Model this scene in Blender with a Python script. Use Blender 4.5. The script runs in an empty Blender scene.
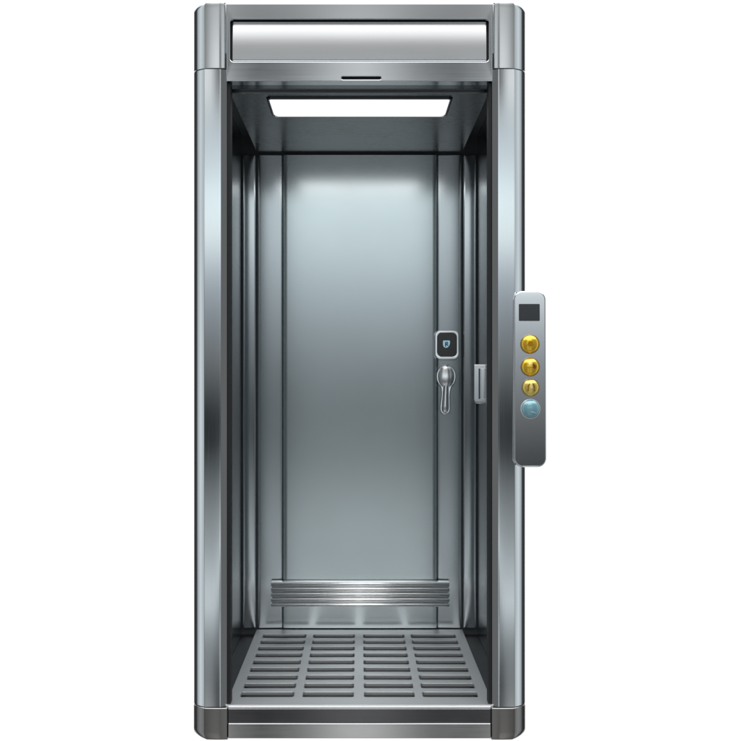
import bpy, bmesh, math
from mathutils import Matrix, Vector

scene = bpy.context.scene
COL = scene.collection
PI = math.pi

# ------------------------------------------------------------------ measurements
D = 3.58            # camera distance to the front plane of the lift (Y = 0)
EYE = 1.193         # camera height
S = 300.0           # picture units per metre at the front plane
CX, CY = 359.5, 380.0


def mx(px, Y=0.0):
    return (px - CX) / S * (D + Y) / D


def mz(py, Y=0.0):
    return EYE + (CY - py) / S * (D + Y) / D


def lin(v):
    return v / 12.92 if v <= 0.04045 else ((v + 0.055) / 1.055) ** 2.4


# ------------------------------------------------------------------ materials
def new_mat(name):
    m = bpy.data.materials.new(name)
    m.use_nodes = True
    return m, m.node_tree.nodes, m.node_tree.links, m.node_tree.nodes['Principled BSDF']


def metal(name, col, rough, streak=(1.0, 1.0, 1.0), rvar=0.04, bump=0.0, cvar=0.04):
    """Brushed steel: noise stretched along the grain varies roughness, tone and relief a little."""
    m, N, L, b = new_mat(name)
    tc = N.new('ShaderNodeTexCoord')
    mp = N.new('ShaderNodeMapping')
    mp.inputs['Scale'].default_value = streak
    L.new(tc.outputs['Object'], mp.inputs['Vector'])
    nz = N.new('ShaderNodeTexNoise')
    nz.inputs['Scale'].default_value = 1.0
    nz.inputs['Detail'].default_value = 4.0
    L.new(mp.outputs[0], nz.inputs['Vector'])
    smear = N.new('ShaderNodeTexNoise')
    smear.inputs['Scale'].default_value = 5.0
    smear.inputs['Detail'].default_value = 3.0
    L.new(tc.outputs['Object'], smear.inputs['Vector'])
    avg = N.new('ShaderNodeMath'); avg.operation = 'ADD'
    L.new(nz.outputs['Fac'], avg.inputs[0]); L.new(smear.outputs['Fac'], avg.inputs[1])
    r = N.new('ShaderNodeMapRange')
    r.inputs['From Min'].default_value = 0.6
    r.inputs['From Max'].default_value = 1.4
    r.inputs['To Min'].default_value = rough - rvar
    r.inputs['To Max'].default_value = rough + rvar
    L.new(avg.outputs[0], r.inputs['Value'])
    L.new(r.outputs[0], b.inputs['Roughness'])
    cm = N.new('ShaderNodeMix'); cm.data_type = 'RGBA'
    cm.inputs['A'].default_value = (*[c * (1 - cvar) for c in col], 1)
    cm.inputs['B'].default_value = (*[min(1, c * (1 + cvar)) for c in col], 1)
    L.new(nz.outputs['Fac'], cm.inputs['Factor'])
    L.new(cm.outputs['Result'], b.inputs['Base Color'])
    b.inputs['Metallic'].default_value = 1.0
    if bump:
        bp = N.new('ShaderNodeBump')
        bp.inputs['Strength'].default_value = bump
        bp.inputs['Distance'].default_value = 0.001
        L.new(nz.outputs['Fac'], bp.inputs['Height'])
        L.new(bp.outputs[0], b.inputs['Normal'])
    return m


def plain(name, col, rough=0.5, metallic=0.0, coat=0.0, emit=None):
    m, N, L, b = new_mat(name)
    tc = N.new('ShaderNodeTexCoord')
    nz = N.new('ShaderNodeTexNoise'); nz.inputs['Scale'].default_value = 60
    L.new(tc.outputs['Object'], nz.inputs['Vector'])
    r = N.new('ShaderNodeMapRange')
    r.inputs['To Min'].default_value = max(0.02, rough - 0.05)
    r.inputs['To Max'].default_value = rough + 0.05
    L.new(nz.outputs['Fac'], r.inputs['Value'])
    L.new(r.outputs[0], b.inputs['Roughness'])
    b.inputs['Base Color'].default_value = (*col, 1)
    b.inputs['Metallic'].default_value = metallic
    b.inputs['Coat Weight'].default_value = coat
    if emit:
        b.inputs['Emission Color'].default_value = (*emit[0], 1)
        b.inputs['Emission Strength'].default_value = emit[1]
    return m


M = {}
M['column'] = metal('column_steel', (.745, .785, .80), .10, (900, 900, 4), .02, 0.0, .02)
M['header'] = metal('header_steel', (.72, .75, .765), .11, (4, 900, 900), .02, 0.0, .02)
M['lens'] = metal('header_panel_steel', (.62, .63, .635), .22, (4, 900, 900), .02, 0.0, .02)
M['door'] = metal('door_steel', (.75, .825, .84), .19, (700, 700, 3), .012, 0.0, .02)
M['wall'] = metal('wall_steel', (.62, .67, .69), .19, (700, 700, 3), .012, 0.0, .02)
M['strip'] = metal('strip_steel', (.62, .66, .68), .14, (700, 700, 3), .012, 0.0, .02)
M['side'] = metal('side_steel', (.60, .64, .66), .2, (700, 700, 3), .012, 0.0, .02)
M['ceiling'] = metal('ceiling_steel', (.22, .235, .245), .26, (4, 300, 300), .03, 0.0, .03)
M['floor'] = metal('floor_steel', (.70, .705, .71), .52, (3, 400, 400), .05, 0.05, .05)
M['foot'] = metal('foot_steel', (.27, .262, .255), .20, (900, 900, 4), .03, 0.0, .03)
M['sill'] = metal('sill_steel', (.70, .70, .70), .13, (4, 900, 900), .03, 0.0, .03)
M['riser'] = metal('riser_steel', (.17, .17, .175), .15, (4, 900, 900), .03, 0.0, .03)
M['rib'] = metal('rib_steel', (.93, .93, .93), .25, (4, 900, 900), .03, 0.0, .03)
M['bright'] = metal('bright_steel', (.86, .87, .88), .18, (300, 300, 20), .03, 0.0, .02)
M['panel'] = metal('control_steel', (.76, .78, .79), .13, (300, 300, 30), .006, 0.0, .006)
M['satin'] = plain('satin_aluminium', (.90, .905, .91), .26, .60)
M['black'] = plain('reveal_shade_black', (.010, .011, .012), .6)  # near-black colour stands in for shade in the column reveals
M['groove'] = plain('dark_groove', (.075, .085, .09), .5)
M['tray'] = metal('tray_steel', (.10, .103, .106), .5, (4, 300, 300), .05, 0.05, .05)
M['glass'] = plain('dark_glass', (.022, .024, .028), .16, 0, .3)
M['reader'] = plain('reader_glass', (.020, .019, .018), .22, 0, .2)
M['gold'] = plain('gold_button', (1.0, .61, .04), .19, .65, .5)
M['palegold'] = plain('pale_gold_button', (.92, .70, .18), .26, .65, .2)
M['goldmark'] = plain('amber_mark', (.50, .26, .01), .3, .8)
M['darkmark'] = plain('dark_mark', (.16, .07, .004), .4)
M['palemark'] = plain('pale_mark', (.92, .80, .45), .3, .6)
M['blue'] = plain('blue_button', (.24, .47, .54), .22, .3, .5)
M['bluemark'] = plain('pale_blue_mark', (.45, .72, .78), .3)
M['goldrim'] = plain('bronze_rim', (.50, .38, .16), .3, .9)
M['emblem'] = plain('pale_emblem', (.45, .72, .85), .3, 0, 0, ((.5, .8, .95), .35))
M['emblemdark'] = plain('blue_emblem', (.02, .11, .26), .3)
M['lamp'] = plain('lamp_diffuser', (.9, .9, .9), .4, 0, 0, ((1, 1, 1), 1.7))


# ------------------------------------------------------------------ object helpers
def link(name, me, mats, parent=None, sharp=35):
    for m in (mats if isinstance(mats, (list, tuple)) else [mats]):
        me.materials.append(M[m])
    for p in me.polygons:
        p.use_smooth = True
    me.set_sharp_from_angle(angle=math.radians(sharp))
    o = bpy.data.objects.new(name, me)
    COL.objects.link(o)
    if parent is not None:
        o.parent = parent
    if name not in ('column', 'column_cap', 'column_foot', 'header_panel', 'wall_panel', 'door_panel', 'button', 'knob', 'grip', 'ribbed_rail'):
        wn = o.modifiers.new('weighted', 'WEIGHTED_NORMAL')
        wn.keep_sharp = True; wn.weight = 100
    return o


def from_bm(name, bm, mats, parent=None, sharp=35):
    bmesh.ops.recalc_face_normals(bm, faces=bm.faces)
    me = bpy.data.meshes.new(name)
    bm.to_mesh(me); bm.free()
    return link(name, me, mats, parent, sharp)


def box(bm, x0, x1, y0, y1, z0, z1, bev=0.0, seg=2, mi=0):
    r = bmesh.ops.create_cube(bm, size=1)
    vs = r['verts']
    for v in vs:
        v.co = Vector(((x0 + x1) / 2 + v.co.x * (x1 - x0), (y0 + y1) / 2 + v.co.y * (y1 - y0), (z0 + z1) / 2 + v.co.z * (z1 - z0)))
    faces = set(f for v in vs for f in v.link_faces)
    for f in faces:
        f.material_index = mi
    if bev:
        es = list(set(e for v in vs for e in v.link_edges))
        bmesh.ops.bevel(bm, geom=es, offset=bev, segments=seg, profile=.5, affect='EDGES')


def prism(bm, rings, mi=0, cap=True):
    """rings: list of closed loops with the same number of 3D points."""
    vr = [[bm.verts.new(p) for p in r] for r in rings]
    n = len(vr[0])
    for a, b in zip(vr[:-1], vr[1:]):
        for i in range(n):
            f = bm.faces.new((a[i], a[(i + 1) % n], b[(i + 1) % n], b[i]))
            f.material_index = mi
    if cap:
        f = bm.faces.new(vr[0]); f.material_index = mi
        f = bm.faces.new(vr[-1]); f.material_index = mi


def rrect(x0, x1, z0, z1, r, n=6):
    pts = []
    for cx, cz, a0 in ((x1 - r, z1 - r, 0), (x0 + r, z1 - r, 90), (x0 + r, z0 + r, 180), (x1 - r, z0 + r, 270)):
        for i in range(n + 1):
            a = math.radians(a0 + 90 * i / n)
            pts.append((cx + r * math.cos(a), cz + r * math.sin(a)))
    return pts


def plate(name, loops, thick, bev, mats, parent, plane='XZ', pos=0.0, sharp=35, bevres=2):
    """Flat plate with holes and rounded edges; its front (or top) face lies at pos."""
    cu = bpy.data.curves.new(name, 'CURVE')
    cu.dimensions = '2D'; cu.fill_mode = 'BOTH'
    cu.extrude = thick / 2 - bev
    cu.bevel_depth = bev; cu.bevel_resolution = bevres
    cu.offset = -bev
    for lp in loops:
        sp = cu.splines.new('POLY')
        sp.points.add(len(lp) - 1)
        for p, q in zip(sp.points, lp):
            p.co = (q[0], q[1], 0, 1)
        sp.use_cyclic_u = True
    tmp = bpy.data.objects.new('tmp', cu)
    COL.objects.link(tmp)
    bpy.context.view_layer.update()
    me = bpy.data.meshes.new_from_object(tmp.evaluated_get(bpy.context.evaluated_depsgraph_get()))
    bpy.data.objects.remove(tmp); bpy.data.curves.remove(cu)
    me.name = name
    if plane == 'XZ':
        me.transform(Matrix.Translation((0, pos + thick / 2, 0)) @ Matrix.Rotation(PI / 2, 4, 'X'))
    else:
        me.transform(Matrix.Translation((0, 0, pos - thick / 2)))
    bm = bmesh.new(); bm.from_mesh(me)
    bmesh.ops.remove_doubles(bm, verts=bm.verts, dist=1e-5)
    bmesh.ops.recalc_face_normals(bm, faces=bm.faces)
    me.materials.clear()
    bm.to_mesh(me); bm.free()
    for p in me.polygons:
        p.material_index = 0
    o = link(name, me, mats, parent, sharp)
    return o


def bulged(name, x0, x1, z0, z1, y, thick, mat, parent, bulge=.0006, edge=.006, nseg=12, splay=0.0):
    """Vertical sheet panel, faintly cambered across its width, with rolled edges."""
    prof = []
    for i in range(5):                                   # left rolled edge
        a = PI / 2 * i / 4
        prof.append((x0 + edge * (1 - math.sin(a)), y + edge * (1 - math.cos(a))) if False else
                    (x0 + edge * (1 - math.cos(a)), y + edge * (1 - math.sin(a))))
    for i in range(1, nseg):
        t = i / nseg
        x = x0 + edge + (x1 - x0 - 2 * edge) * t
        prof.append((x, y - bulge * 4 * t * (1 - t)))
    for i in range(5):
        a = PI / 2 * (1 - i / 4)
        prof.append((x1 - edge * (1 - math.cos(a)), y + edge * (1 - math.sin(a))))
    xm = (x0 + x1) / 2
    prof = [(px, py + splay * (px - xm)) for px, py in prof]
    prof += [(x1, y + thick), (x0, y + thick)]
    bm = bmesh.new()
    prism(bm, [[(px, py, z) for px, py in prof] for z in (z0, z1)])
    return from_bm(name, bm, mat, parent, 50)


def label(o, s):
    o['label'] = s


# ------------------------------------------------------------------ the lift
lift = bpy.data.objects.new('elevator', None)
lift.empty_display_size = .3
COL.objects.link(lift)
lift['label'] = 'open narrow brushed steel elevator cabin with slotted floor and button panel on its right'
lift['category'] = 'elevator'

Z_TOP = mz(2.6)
Z_CAP = mz(68.5)
Z_FOOT = mz(707.5)
Z_CEIL = EYE + .989
Z_FLOOR = EYE - 1.085
Z_HEAD = mz(81)
YB = 1.10            # back wall face
XW = .514            # inner half width
XP = .447            # half width of floor plate and ceiling panel


# columns -----------------------------------------------------------
def column_profile(face_bulge, inner, lean=0.0):
    """Left column outline (x, y), from the back outer corner round the front to the back inner corner."""
    seg = []
    x, y = mx(203.9), .0035
    pts = [(x, y)]
    steps = 14
    w1, w2 = 7.6 / S, 4.3 / S
    for i in range(steps):
        t = (i + .5) / steps
        th = math.radians(30 + 15 * t)
        x -= w1 / steps; y += math.tan(th) * w1 / steps
        pts.append((x, y))
    for i in range(steps):
        t = (i + .5) / steps
        th = math.radians(46 + 14 * t)
        x -= w2 / steps; y += math.tan(th) * w2 / steps
        pts.append((x, y))
    seg.append((x, .125))
    seg += pts[::-1]
    xf0, xf1 = mx(204.6), mx(220.6)
    seg.append((xf0 - .0012, .0035))
    n = 12
    for i in range(n + 1):
        t = i / n
        seg.append((xf0 + (xf1 - xf0) * t, -face_bulge * 4 * t * (1 - t) + lean * ((1 - t) ** 2 - 1) + 0.0004))
    yl = seg[-1][1]
    if inner:                                   # main shaft: small rolled bead, then chamfer
        for a in (10, 22, 28):
            seg.append((seg[-1][0] + .0012, seg[-1][1] + .0012 * math.tan(math.radians(a))))
        xe = mx(226.5)
        seg.append((xe, seg[-1][1] + (xe - seg[-1][0]) * math.tan(math.radians(27))))
        seg.append((xe, .065))
    else:
        xe = mx(225.3)
        seg.append((xe - .003, yl + .001))
        seg.append((xe, yl + .006))
        seg.append((xe, .125))
    return seg


def ring(prof, z, sx=0.0, sy=0.0):
    xe = prof[-1][0]; xo = prof[0][0]
    out = []
    for x, y in prof:
        t = (xe - x) / (xe - xo)
        out.append((x + sx * t ** 3, y + sy * max(0, (1 - y / .125)), z))
    return out


def build_column(parent, mirror):
    s = -1 if mirror else 1

    def fin(rings):
        return [[(p[0] * s, p[1], p[2]) for p in r] for r in rings]
    bm = bmesh.new()
    P = column_profile(.0002, True)
    z0, z1 = Z_FOOT + .001, Z_CAP - .001
    prism(bm, fin([ring(P, z0, .001, .001), ring(P, z0 + .001), ring(P, z1 - .001), ring(P, z1, .001, .001)]))
    col = from_bm('column', bm, 'column', parent, 30)
    # dark joint core
    for zz in (Z_FOOT, Z_CAP):
        bm = bmesh.new()
        prism(bm, fin([ring(P, zz - .006, .0022, .0022), ring(P, zz + .006, .0022, .0022)]))
        from_bm('joint', bm, 'groove', col, 30)
    # cap
    bm = bmesh.new()
    Pc = column_profile(0, False, .0022)
    rs = [ring(Pc, Z_CAP + .001, .001, .001), ring(Pc, Z_CAP + .002)]
    for i in range(7):
        a = PI / 2 * i / 6
        if i == 0:
            rs.append(ring(Pc, Z_TOP - .0190))
        rs.append(ring(Pc, Z_TOP - .018 + .018 * math.sin(a), .020 * (1 - math.cos(a)), .0006 * (1 - math.cos(a))))
    prism(bm, fin(rs))
    from_bm('column_cap', bm, 'column', col, 30)
    # foot
    bm = bmesh.new()
    Pf = [(x, y - .003) for x, y in column_profile(0, False, .0024)]
    Pf = Pf[:-3] + [(mx(228) - .003, Pf[-3][1] + .0006), (mx(228), Pf[-3][1] + .006), (mx(228), .125)]
    rs = []
    zb = mz(739.6)
    for i in range(7):
        a = PI / 2 * (1 - i / 6)
        rs.append(ring(Pf, zb + .024 - .024 * math.sin(a), .028 * (1 - math.cos(a)), .003 * (1 - math.cos(a))))
        if i == 6:
            rs.append(ring(Pf, zb + .025))
    rs += [ring(Pf, Z_FOOT - .003), ring(Pf, Z_FOOT - .001, .002, .002)]
    prism(bm, fin(rs))
    from_bm('column_foot', bm, 'foot', col, 30)
    # added black strip, painted shade for the dark reveal down the inner side
    bm = bmesh.new()
    xs = mx(226.5) + .0004
    xa, xb = sorted((xs * s, (xs + .0112) * s))
    box(bm, xa, xb, .016, .064, Z_FLOOR - .01, Z_HEAD - .002, .001, 1)
    from_bm('reveal_shade', bm, 'black', col, 30)
    return col


for mir in (False, True):
    build_column(lift, mir)

# header ------------------------------------------------------------
hx0, hx1 = mx(226), mx(493)
hz0, hz1 = Z_HEAD, mz(3.2)
recess = rrect(mx(230.0), mx(489.0), mz(61.4), mz(18.4), .012)
slot = rrect(mx(341.5), mx(381), mz(79.2), mz(76.2), .0048)
outer = rrect(hx0, hx1, hz0, hz1, .003, 2)
header = plate('header', [outer, recess, slot], .05, .0028, 'header', lift, 'XZ', .002, 50, 3)
bm = bmesh.new()
box(bm, hx0 + .001, hx1 - .001, .053, .125, hz0 + .001, hz1 - .002)
from_bm('header_box', bm, 'riser', header)
# cambered panel in the recess: turned slightly up at its foot, more towards its top
bm = bmesh.new()
n = 24
x0, x1 = mx(232.2), mx(486.8)
z0, z1 = mz(59.2), mz(19.6)
prof = []
y = .013
for i in range(n + 1):
    t = i / n
    prof.append((y, z0 + (z1 - z0) * t))
    u = min(1, max(0, (t - .08) / .92)); u = u * u * (3 - 2 * u)
    y += math.tan(math.radians(0.5 + 9.5 * u)) * (z1 - z0) / n
prof = [(.0155, z0 - .002)] + prof + [(.045, z1), (.045, z0 - .002)]
prism(bm, [[(x, p[0], p[1]) for p in prof] for x in (x0, x1)])
from_bm('header_panel', bm, 'lens', header, 60)
bm = bmesh.new()
box(bm, hx0 + .004, hx1 - .004, .046, .0525, hz0 + .002, hz1 - .004)
from_bm('recess_back', bm, 'groove', header)

# cabin shell -------------------------------------------------------
bm = bmesh.new()
box(bm, -XW - .022, XW + .022, YB + .012, YB + .03, .02, Z_CEIL + .12)
back = from_bm('back_wall', bm, 'groove', lift)


def bx(px):
    return (px - CX) / S * (D + YB) / D


zt, zb_ = Z_CEIL - .010, Z_FLOOR + .006
for px0, px1, mt, bl, ed, sy_ in ((242.5, 256.2, 'strip', .0005, .007, .080), (257.6, 282.8, 'wall', .0006, .007, .055),
                             (437.2, 461.6, 'wall', .0006, .007, -.055), (463.0, 476.5, 'strip', .0005, .007, -.080)):
    bulged('wall_panel', bx(px0), bx(px1), zb_, zt, YB, .012, mt, back, bl, ed, 12, sy_)
door = bulged('door_panel', bx(283.2), bx(436.8), zb_, zt, YB - .006, .018, 'door', lift, .0015, .004, 40)

for s in (-1, 1):
    bm = bmesh.new()
    xa, xb = sorted((s * XW, s * (XW + .014)))
    box(bm, xa, xb, .108, YB + .010, .03, Z_CEIL + .11)
    from_bm('side_wall', bm, 'side', lift)
    bm = bmesh.new()                                         # outer skin
    xa, xb = sorted((s * (XW + .0145), s * (XW + .0215)))
    box(bm, xa, xb, .127, YB + .03, .02, Z_CEIL + .12, .002, 2)
    from_bm('outer_panel', bm, 'wall', lift)
bm = bmesh.new()
box(bm, -XW - .014, XW + .014, .127, YB + .03, Z_CEIL + .1205, Z_CEIL + .14, .002)
from_bm('roof', bm, 'wall', lift)

# ceiling: a dropped panel with a lit lamp let into it ---------------
ly0, ly1, lx = .175, .44, .322
hole = rrect(-lx - .004, lx + .004, ly0 - .004, ly1 + .004, .008, 4)
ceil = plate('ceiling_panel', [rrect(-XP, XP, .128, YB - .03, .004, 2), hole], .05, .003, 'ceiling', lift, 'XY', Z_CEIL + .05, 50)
bm = bmesh.new()
box(bm, -XW + .001, XW - .001, .128, YB + .009, Z_CEIL + .075, Z_CEIL + .085)
from_bm('ceiling_backing', bm, 'groove', ceil)
lamp = plate('ceiling_lamp', [rrect(-lx, lx, ly0, ly1, .010, 4), rrect(-lx + .006, lx - .006, ly0 + .006, ly1 - .006, .007, 4)],
             .03, .0015, 'riser', ceil, 'XY', Z_CEIL + .022, 50)
label(lamp, 'dark steel frame round the lit ceiling lamp')
plate('lamp_diffuser', [rrect(-lx + .0065, lx - .0065, ly0 + .0065, ly1 - .0065, .022, 6)], .02, .003, 'lamp', ceil, 'XY', Z_CEIL + .016, 50)

# floor -------------------------------------------------------------
loops = [rrect(-XP, XP, .004, YB - .006, .004, 2)]
for r in range(9):
    yc = .127 + .1057 * r
    for xa, xb in ((-.410, -.226), (-.196, -.020), (.016, .190), (.218, .408)):
        loops.append(rrect(xa, xb, yc - .031, yc + .031, .010, 3))
floor = plate('floor_plate', loops, .012, .0015, 'floor', lift, 'XY', Z_FLOOR, 50, 1)
bm = bmesh.new()
box(bm, -XW + .001, XW - .001, .03, YB + .009, Z_FLOOR - .05, Z_FLOOR - .026)
from_bm('drip_tray', bm, 'tray', floor)

# threshold ---------------------------------------------------------
bm = bmesh.new()
tx0, tx1 = mx(228.25), mx(490.75)
box(bm, tx0, tx1, -.004, .030, mz(709.3), mz(706.2), .0022, 3)
sill = from_bm('threshold', bm, 'bright', lift)
bm = bmesh.new()
box(bm, tx0, tx1, .006, .030, mz(724.0), mz(709.5))
from_bm('riser', bm, 'riser', sill)
bm = bmesh.new()
box(bm, tx0, tx1, -.003, .030, mz(738.4), mz(723.2), .0025, 3)
from_bm('sill', bm, 'sill', sill)
bm = bmesh.new()
box(bm, -XW, XW, .0305, YB + .01, mz(737), Z_FLOOR - .055)
from_bm('base', bm, 'riser', lift)

# ribbed rail low on the back wall -----------------------------------
YR = YB - .045
k = (D + YR) / D
rx0, rx1 = mx(271, YR), mx(449.5, YR)
rz1, rz0 = mz(581.6, YR), mz(607.9, YR)
prof = []
nr = 5
pitch = (rz1 - rz0) / nr
for i in range(nr):
    for j in range(9):
        a = PI * j / 8
        prof.append((YR + .012 - .012 * math.sin(a), rz0 + pitch * (i + .5) - pitch * .40 * math.cos(a)))
    prof.append((YR + .013, rz0 + pitch * (i + 1) - pitch * .05)) if i < nr - 1 else None
prof = [(YR + .030, rz0)] + prof + [(YR + .030, rz1)]
bm = bmesh.new()
prism(bm, [[(x, p[0] + d, p[1]) for p in prof] for x, d in ((rx0, .003), (rx0 + .003, 0), (rx1 - .003, 0), (rx1, .003))])
rail = from_bm('ribbed_rail', bm, 'rib', lift, 50)
for xx in (rx0 + .06, rx1 - .06):
    bm = bmesh.new()
    box(bm, xx - .02, xx + .02, YR + .0305, YB - .012, rz0 + .02, rz1 - .02)
    from_bm('rail_bracket', bm, 'riser', rail)

# card reader ---------------------------------------------------------
YC = YB - .035
reader = plate('card_reader', [rrect(mx(435, YC), mx(459, YC), mz(359.2, YC), mz(330.2, YC), .024, 8),
                               rrect(mx(437.5, YC), mx(456.6, YC), mz(356.5, YC), mz(332.8, YC), .020, 8)],
               .02, .0025, 'bright', lift, 'XZ', YC, 60, 3)
label(reader, 'square card reader with dark face and bright rounded rim')
plate('reader_face', [rrect(mx(436.6, YC), mx(457.6, YC), mz(357.5, YC), mz(331.8, YC), .020, 8)], .014, .001, 'reader', reader, 'XZ', YC + .004, 50)
bm = bmesh.new()
box(bm, mx(440, YC), mx(454, YC), YC + .0185, YB - .006, mz(355, YC), mz(335, YC))
from_bm('reader_base', bm, 'groove', reader)
ex, ez, es = mx(446.4, YC), mz(344.2, YC), 0.86 / (S * D / (D + YC))
sh = [(-3.7, 4.0), (-3.2, 4.4), (3.4, 4.4), (4.1, 3.9), (4.2, 1.6), (3.4, -1.4), (1.9, -3.3), (.2, -4.2), (-1.6, -3.9), (-3.2, -2.8), (-3.9, -.8), (-4.0, 2.2)]
emb = plate('emblem', [[(ex + a * es, ez + b * es) for a, b in sh]], .0016, .0003, 'emblem', reader, 'XZ', YC + .0022, 50)
label(emb, 'small pale blue shield emblem with a dark letter mark')
gl = [(-1.5, 2.6), (1.0, 2.8), (2.2, 2.0), (2.0, .9), (.9, .3), (2.6, -1.2), (1.4, -2.3), (.2, -.6), (-.2, -.5), (-.2, -2.8), (-1.5, -2.8)]
plate('emblem_letter', [[(ex + a * es, ez + b * es) for a, b in gl], [(ex + a * es, ez + b * es) for a, b in ((-.3, 1.8), (-.3, .9), (.7, 1.0), (.9, 1.6))]],
      .0012, .0002, 'emblemdark', reader, 'XZ', YC + .0015, 50)

# lever handle ----------------------------------------------------------
YH = YB - .030
hs = (D + YH) / D / S
hxc, hzc = mx(446.2, YH), mz(376.5, YH)


def hp(a, b):
    return (hxc + a * hs, hzc - b * hs)


out = []
cz0 = 0
for i in range(25):                     # head, from lower right round to lower left
    a = math.radians(-52 + 284 * i / 24)
    out.append(hp(10.0 * math.cos(a), -12.2 * math.sin(a) + 0.0))
left = [(-5.4, 11.5), (-5.0, 15), (-5.1, 20), (-6.4, 30)]
right = [(5.4, 11.5), (4.4, 15), (4.0, 20), (4.2, 30)]
tail = []
for i in range(9):
    a = math.radians(180 + 180 * i / 8)
    tail.append((-1.1 + 5.3 * math.cos(a), 33 - 5.3 * math.sin(a)))
out += [hp(*q) for q in left] + [hp(*q) for q in tail] + [hp(*q) for q in right[::-1]]
handle = plate('door_handle', [out], .018, .004, 'strip', lift, 'XZ', YH + .004, 60, 4)
label(handle, 'spoon shaped steel lever handle with an egg shaped knob')
# egg shaped knob
bm = bmesh.new()
bmesh.ops.create_uvsphere(bm, u_segments=32, v_segments=20, radius=1)
for v in bm.verts:
    v.co = Vector((hxc + v.co.x * 8.3 * hs, YH + .002 + v.co.y * .008, hzc + v.co.z * 11.4 * hs))
from_bm('knob', bm, 'bright', handle, 180)
# grip on the tail
bm = bmesh.new()
rings = []
for i in range(13):
    t = i / 12
    b = 9 + 27.5 * t
    w = (2.6 + 1.2 * t) * math.sqrt(max(0.02, 1 - (max(0, t - .82) / .19) ** 2)) 
    d = .009 * math.sqrt(max(0.02, 1 - (max(0, t - .82) / .19) ** 2))
    cxx = -.2 - 1.0 * t
    c = hp(cxx, b)
    rings.append([(c[0] + w * hs * math.cos(2 * PI * j / 16), YH + .004 - d * math.sin(2 * PI * j / 16), c[1]) for j in range(16)])
prism(bm, rings)
from_bm('grip', bm, 'bright', handle, 70)

# latch on the right side wall ---------------------------------------------
YL = .80
ls = (D + YL) / D / S
lcx, lcz = mx(480.4, YL), mz(384, YL)


def lp(a, b):
    return (lcx + a * ls, lcz - b * ls)


lo = [lp(*q) for q in ((-6.4, -19.8), (6.6, -19.8), (6.8, -19), (6.8, 15.5), (5.2, 18), (2.5, 19.6), (-3.5, 19.6), (-5.6, 18), (-6.6, 16), (-6.6, -19))]
latch = plate('latch', [lo], .05, .003, 'panel', lift, 'XZ', YL, 60, 3)
label(latch, 'small upright steel latch box with a dark keyway')
plate('keyway', [rrect(lp(-1.8, 0)[0], lp(-.3, 0)[0], lp(0, 15.0)[1], lp(0, -15.5)[1], .002, 3)], .003, .0005, 'groove', latch, 'XZ', YL - .0012, 60)
plate('latch_plate', [rrect(lp(.3, 0)[0], lp(4.7, 0)[0], lp(0, 14.5)[1], lp(0, -15.5)[1], .003, 3)], .004, .0015, 'panel', latch, 'XZ', YL - .003, 60)
bm = bmesh.new()
box(bm, lcx + .01, XW - .0005, YL + .012, YL + .04, lcz - .05, lcz + .05)
from_bm('latch_bracket', bm, 'side', latch)



def tip(root, y, z, deg, yaw=0.0, x=0.0):
    """Lean a fitting back, and turn it towards the doorway, by a few degrees."""
    R = (Matrix.Translation((x, y, z)) @ Matrix.Rotation(math.radians(-yaw), 4, 'Z') @ Matrix.Rotation(math.radians(-deg), 4, 'X')
         @ Matrix.Translation((-x, -y, -z)))
    for q in [root] + list(root.children):
        q.data.transform(R)


tip(latch, YL, lcz, 2.3, 7.5, lcx)
tip(handle, YH, hzc, 4.0, 3.6, hxc)
tip(reader, YC, ez, 2.6, 3.6, ex)

# control panel on the right column -------------------------------------------
YP = -.018
px0, px1 = mx(514, YP), mx(546.2, YP)
pz0, pz1 = mz(467.3, YP), mz(290.8, YP)
pcx, pcz = (px0 + px1) / 2, (pz0 + pz1) / 2
panel = plate('control_panel', [rrect(px0, px1, pz0, pz1, .030, 8)], .016, .005, 'panel', lift, 'XZ', YP, 60, 4)
label(panel, 'tall rounded steel button panel fixed to the right column')
disp = plate('display', [rrect(mx(519, YP), mx(540, YP), mz(321.0, YP), mz(303.8, YP), .003, 3)], .004, .0008, 'glass', panel, 'XZ', YP - .0012, 60)
label(disp, 'small blank dark display')


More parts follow.
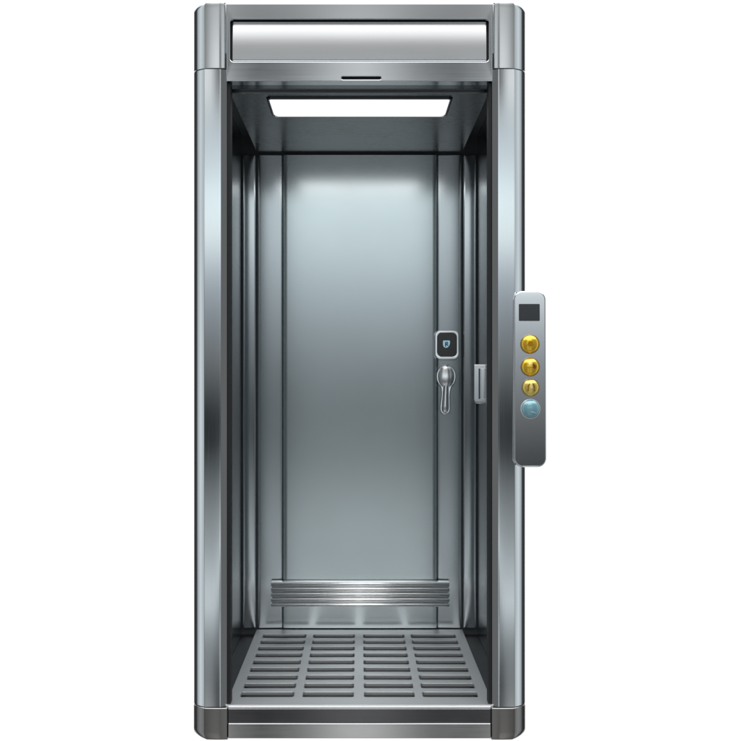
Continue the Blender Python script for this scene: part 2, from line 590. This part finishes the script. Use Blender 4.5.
def button(px, py, r, mats, text, marks):
    """Domed round button with a thin rim; marks are raised outlines lying on the dome."""
    cx, cz = mx(px, YP), mz(py, YP)
    rr = r / S * (D + YP) / D
    bm = bmesh.new()
    seg = 36
    # rim, then dome rings
    prof = [(1.00, .002, 1), (1.00, -.003, 1), (.97, -.0045, 1), (.93, -.0045, 1), (.92, -.0025, 1)]
    dome = []
    H = .014
    for i in range(1, 9):
        a = PI / 2 * i / 8
        dome.append((.915 * math.cos(a), -.003 - H * math.sin(a), 0))
    rings = []
    for q, dy, mi in prof + [(.915, -.003, 0)] + dome[:-1]:
        rings.append(([bm.verts.new((cx + rr * q * math.cos(2 * PI * j / seg), YP + dy, cz + rr * q * math.sin(2 * PI * j / seg))) for j in range(seg)], mi))
    for (a, _), (b, mi) in zip(rings[:-1], rings[1:]):
        for j in range(seg):
            f = bm.faces.new((a[j], a[(j + 1) % seg], b[(j + 1) % seg], b[j])); f.material_index = mi
    c = bm.verts.new((cx, YP - .003 - H, cz))
    for j in range(seg):
        f = bm.faces.new((rings[-1][0][j], rings[-1][0][(j + 1) % seg], c)); f.material_index = 0

    def sy(a, b, lift_):
        q = min(.99, math.hypot(a, b) / .915)
        return YP - .003 - H * math.sqrt(1 - q * q) - lift_
    for poly, mi in marks:                     # poly in units of the radius
        top = [bm.verts.new((cx + rr * a, sy(a, b, .0009), cz + rr * b)) for a, b in poly]
        low = [bm.verts.new((cx + rr * a, sy(a, b, -.002), cz + rr * b)) for a, b in poly]
        f = bm.faces.new(top); f.material_index = mi
        for j in range(len(poly)):
            f = bm.faces.new((top[j], top[(j + 1) % len(poly)], low[(j + 1) % len(poly)], low[j])); f.material_index = mi
    o = from_bm('button', bm, mats, panel, 40)
    label(o, text)


def disc(cx, cz, r, n=16):
    return [(cx + r * math.cos(2 * PI * j / n), cz + r * math.sin(2 * PI * j / n)) for j in range(n)]


button(530.0, 344.2, 9.7, ['gold', 'goldrim', 'goldmark'], 'gold domed button with a round amber dimple, topmost of the four',
       [(disc(-.02, .02, .27), 2)])
button(530.2, 367.0, 9.6, ['gold', 'goldrim', 'darkmark', 'palemark'], 'gold domed button with a dark notch at its right',
       [([(.24, .34), (.34, .30), (.60, .06), (.46, -.22), (.30, -.16), (.18, -.02)], 2),
        ([(-.22, .58), (-.04, .60), (-.02, .22), (-.20, .18)], 3), ([(.04, .52), (.18, .46), (.14, .26), (.02, .24)], 3)])
button(530.5, 387.6, 9.0, ['palegold', 'goldrim', 'goldmark', 'palemark'], 'paler gold button marked with an arch',
       [([(-.44, -.40), (-.40, .22), (-.20, .48), (-.12, .40), (-.24, .15), (-.26, -.40)], 2),
        ([(.44, -.40), (.40, .22), (.22, .48), (.14, .40), (.24, .15), (.26, -.40)], 2),
        ([(-.14, -.10), (-.10, .30), (.10, .30), (.14, -.10)], 3)])
button(530.3, 409.0, 9.9, ['blue', 'satin', 'bluemark'], 'pale blue domed button in a silver rim, lowest of the four',
       [([(.0, -.24), (.14, -.26), (.46, -.36), (.50, -.42), (.40, -.44), (.10, -.34), (-.04, -.32)], 2)])

# tip the panel back a little about its centre line
tip(panel, YP + .011, pcz, 1.2)

# ------------------------------------------------------------------ world: photographic studio with soft bands of light
w = bpy.data.worlds.new('World')
scene.world = w
w.use_nodes = True
N, L = w.node_tree.nodes, w.node_tree.links
N.clear()


def mth(op, a, b=None, c=None, clamp=False):
    n = N.new('ShaderNodeMath'); n.operation = op; n.use_clamp = clamp
    for i, v in enumerate((a, b, c)):
        if v is None:
            continue
        if isinstance(v, (int, float)):
            n.inputs[i].default_value = v
        else:
            L.new(v, n.inputs[i])
    return n.outputs[0]


def maprange(v, a, b, c=0.0, d=1.0, smooth=True):
    n = N.new('ShaderNodeMapRange')
    n.interpolation_type = 'SMOOTHSTEP' if smooth else 'LINEAR'
    L.new(v, n.inputs['Value'])
    n.inputs['From Min'].default_value = a; n.inputs['From Max'].default_value = b
    n.inputs['To Min'].default_value = c; n.inputs['To Max'].default_value = d
    return n.outputs[0]


def ramp(v, lo, hi, stops, interp='LINEAR', tint=True, base=.76):
    f = maprange(v, lo, hi, 0, 1, False)
    n = N.new('ShaderNodeValToRGB')
    n.color_ramp.interpolation = interp
    L.new(f, n.inputs['Fac'])
    el = n.color_ramp.elements
    stops = sorted(stops)
    el.remove(el[1])
    for i, (p, v_) in enumerate(stops):
        pp = min(1.0, max(0.0, (p - lo) / (hi - lo)))
        if i == 0:
            e = el[0]; e.position = pp
        else:
            e = el.new(pp)
        e.color = (*[lin(c) / base for c in (v_ if isinstance(v_, tuple) else (v_,) * 3)], 1)
    return n.outputs['Color']


def mixc(f, a, b, mode='MIX'):
    n = N.new('ShaderNodeMix'); n.data_type = 'RGBA'; n.blend_type = mode
    n.clamp_result = False
    if isinstance(f, (int, float)):
        n.inputs['Factor'].default_value = f
    else:
        L.new(f, n.inputs['Factor'])
    for key, v in (('A', a), ('B', b)):
        if isinstance(v, tuple):
            n.inputs[key].default_value = (*v, 1)
        else:
            L.new(v, n.inputs[key])
    return n.outputs['Result']


tc = N.new('ShaderNodeTexCoord')
sp = N.new('ShaderNodeSeparateXYZ')
L.new(tc.outputs['Generated'], sp.inputs[0])
X, Y, Z = sp.outputs
fy = mth('MAXIMUM', mth('MULTIPLY', Y, -1), 0.02)
s_ = mth('DIVIDE', Z, fy)                       # slope seen by mirrors that face the camera
ax = mth('ABSOLUTE', X)
a_ = mth('DIVIDE', ax, fy)
phi = mth('MULTIPLY', mth('ARCTAN2', ax, mth('MULTIPLY', Y, -1)), 180 / PI)
el_ = mth('ARCSINE', Z)


def sl(py):
    return (380 - py) / 1074


# the lower band bows upward in the middle
bow = mth('MULTIPLY', mth('MULTIPLY', mth('POWER', mth('MINIMUM', s_, 0), 2), -2.3), maprange(a_, .06, .13, 1, 0))
sb = mth('ADD', s_, bow)
bands = ramp(sb, -.45, .75, [
    (-.45, .66), (sl(742), .62), (sl(708), .34), (sl(675), .35), (sl(650), .44), (sl(628), .62), (sl(603), .86), (sl(580), .74), (sl(550), .60),
    (sl(515), .51), (sl(480), .37), (sl(458), .19), (sl(440), .05), (sl(425), .05), (sl(408), .16), (sl(385), .32), (sl(355), .42), (sl(325), (.47, .49, .51)),
    (sl(295), (.55, .57, .60)), (sl(262), (.71, .74, .755)), (sl(238), (.88, .91, .92)), (sl(205), (.93, .97, .975)), (sl(185), (.86, .90, .91)),
    (sl(160), (.76, .80, .82)), (sl(120), (.70, .72, .74)), (sl(80), .70), (sl(40), .66), (.40, .56), (.52, .80), (.62, 1.1), (.75, 1.15)])
# side falloff of the high and low bands
am = ramp(a_, 0, .30, [(0, 1.18), (.025, 1.0), (.05, .62), (.085, .22), (.118, .13), (.140, 1.28), (.20, 1.22), (.30, .95)], base=1.0)
mask = mth('MULTIPLY', maprange(mth('ABSOLUTE', s_), .245, .275), maprange(s_, .30, .35, 1, .3))
cool = mth('MULTIPLY', maprange(s_, -.30, -.27), maprange(s_, -.02, .06, 1, 0))
bands = mixc(cool, bands, mixc(1.0, bands, (.92, .985, 1.02), 'MULTIPLY'))
bands = mixc(maprange(a_, .05, .13, 1, 0), bands, (.040, .043, .045), 'ADD')
front = mixc(mask, bands, mixc(1.0, bands, am, 'MULTIPLY'))
sides = ramp(phi, 0, 180, [(0, .37), (58, .37), (72, (.68, .70, .715)), (84, (.78, .805, .82)), (96, (.60, .625, .64)), (103, .22), (124, .16), (134, .95), (180, 1.0)])
top = maprange(el_, .56, .95)
bot = maprange(el_, -1.0, -.6, 1, 0)
rear = maprange(phi, 124, 134)
sf = maprange(phi, 13, 21)
c = mixc(sf, front, sides)
c = mixc(top, c, (3.2, 3.25, 3.3))
c = mixc(bot, c, (.30, .31, .32))
c = mixc(rear, c, (1.08, 1.08, 1.08))
bg = N.new('ShaderNodeBackground')
bg.inputs['Strength'].default_value = 1.0
L.new(c, bg.inputs['Color'])
wo = N.new('ShaderNodeOutputWorld')
L.new(bg.outputs[0], wo.inputs['Surface'])

# ------------------------------------------------------------------ camera
cam = bpy.data.cameras.new('camera')
co = bpy.data.objects.new('camera', cam)
COL.objects.link(co)
co.location = (0, -D, EYE)
co.rotation_euler = (PI / 2, 0, 0)
cam.sensor_width = 36
cam.lens = 36 * D / (741 / S)
cam.shift_x = (370.5 - CX) / 741
cam.shift_y = (CY - 370.5) / 741
cam.clip_start = .05
cam.clip_end = 200
scene.camera = co

scene.view_settings.view_transform = 'Standard'
scene.view_settings.look = 'None'
scene.view_settings.exposure = 0
scene.view_settings.gamma = 1
scene.cycles.max_bounces = 10
scene.cycles.glossy_bounces = 8
scene.cycles.use_denoising = True
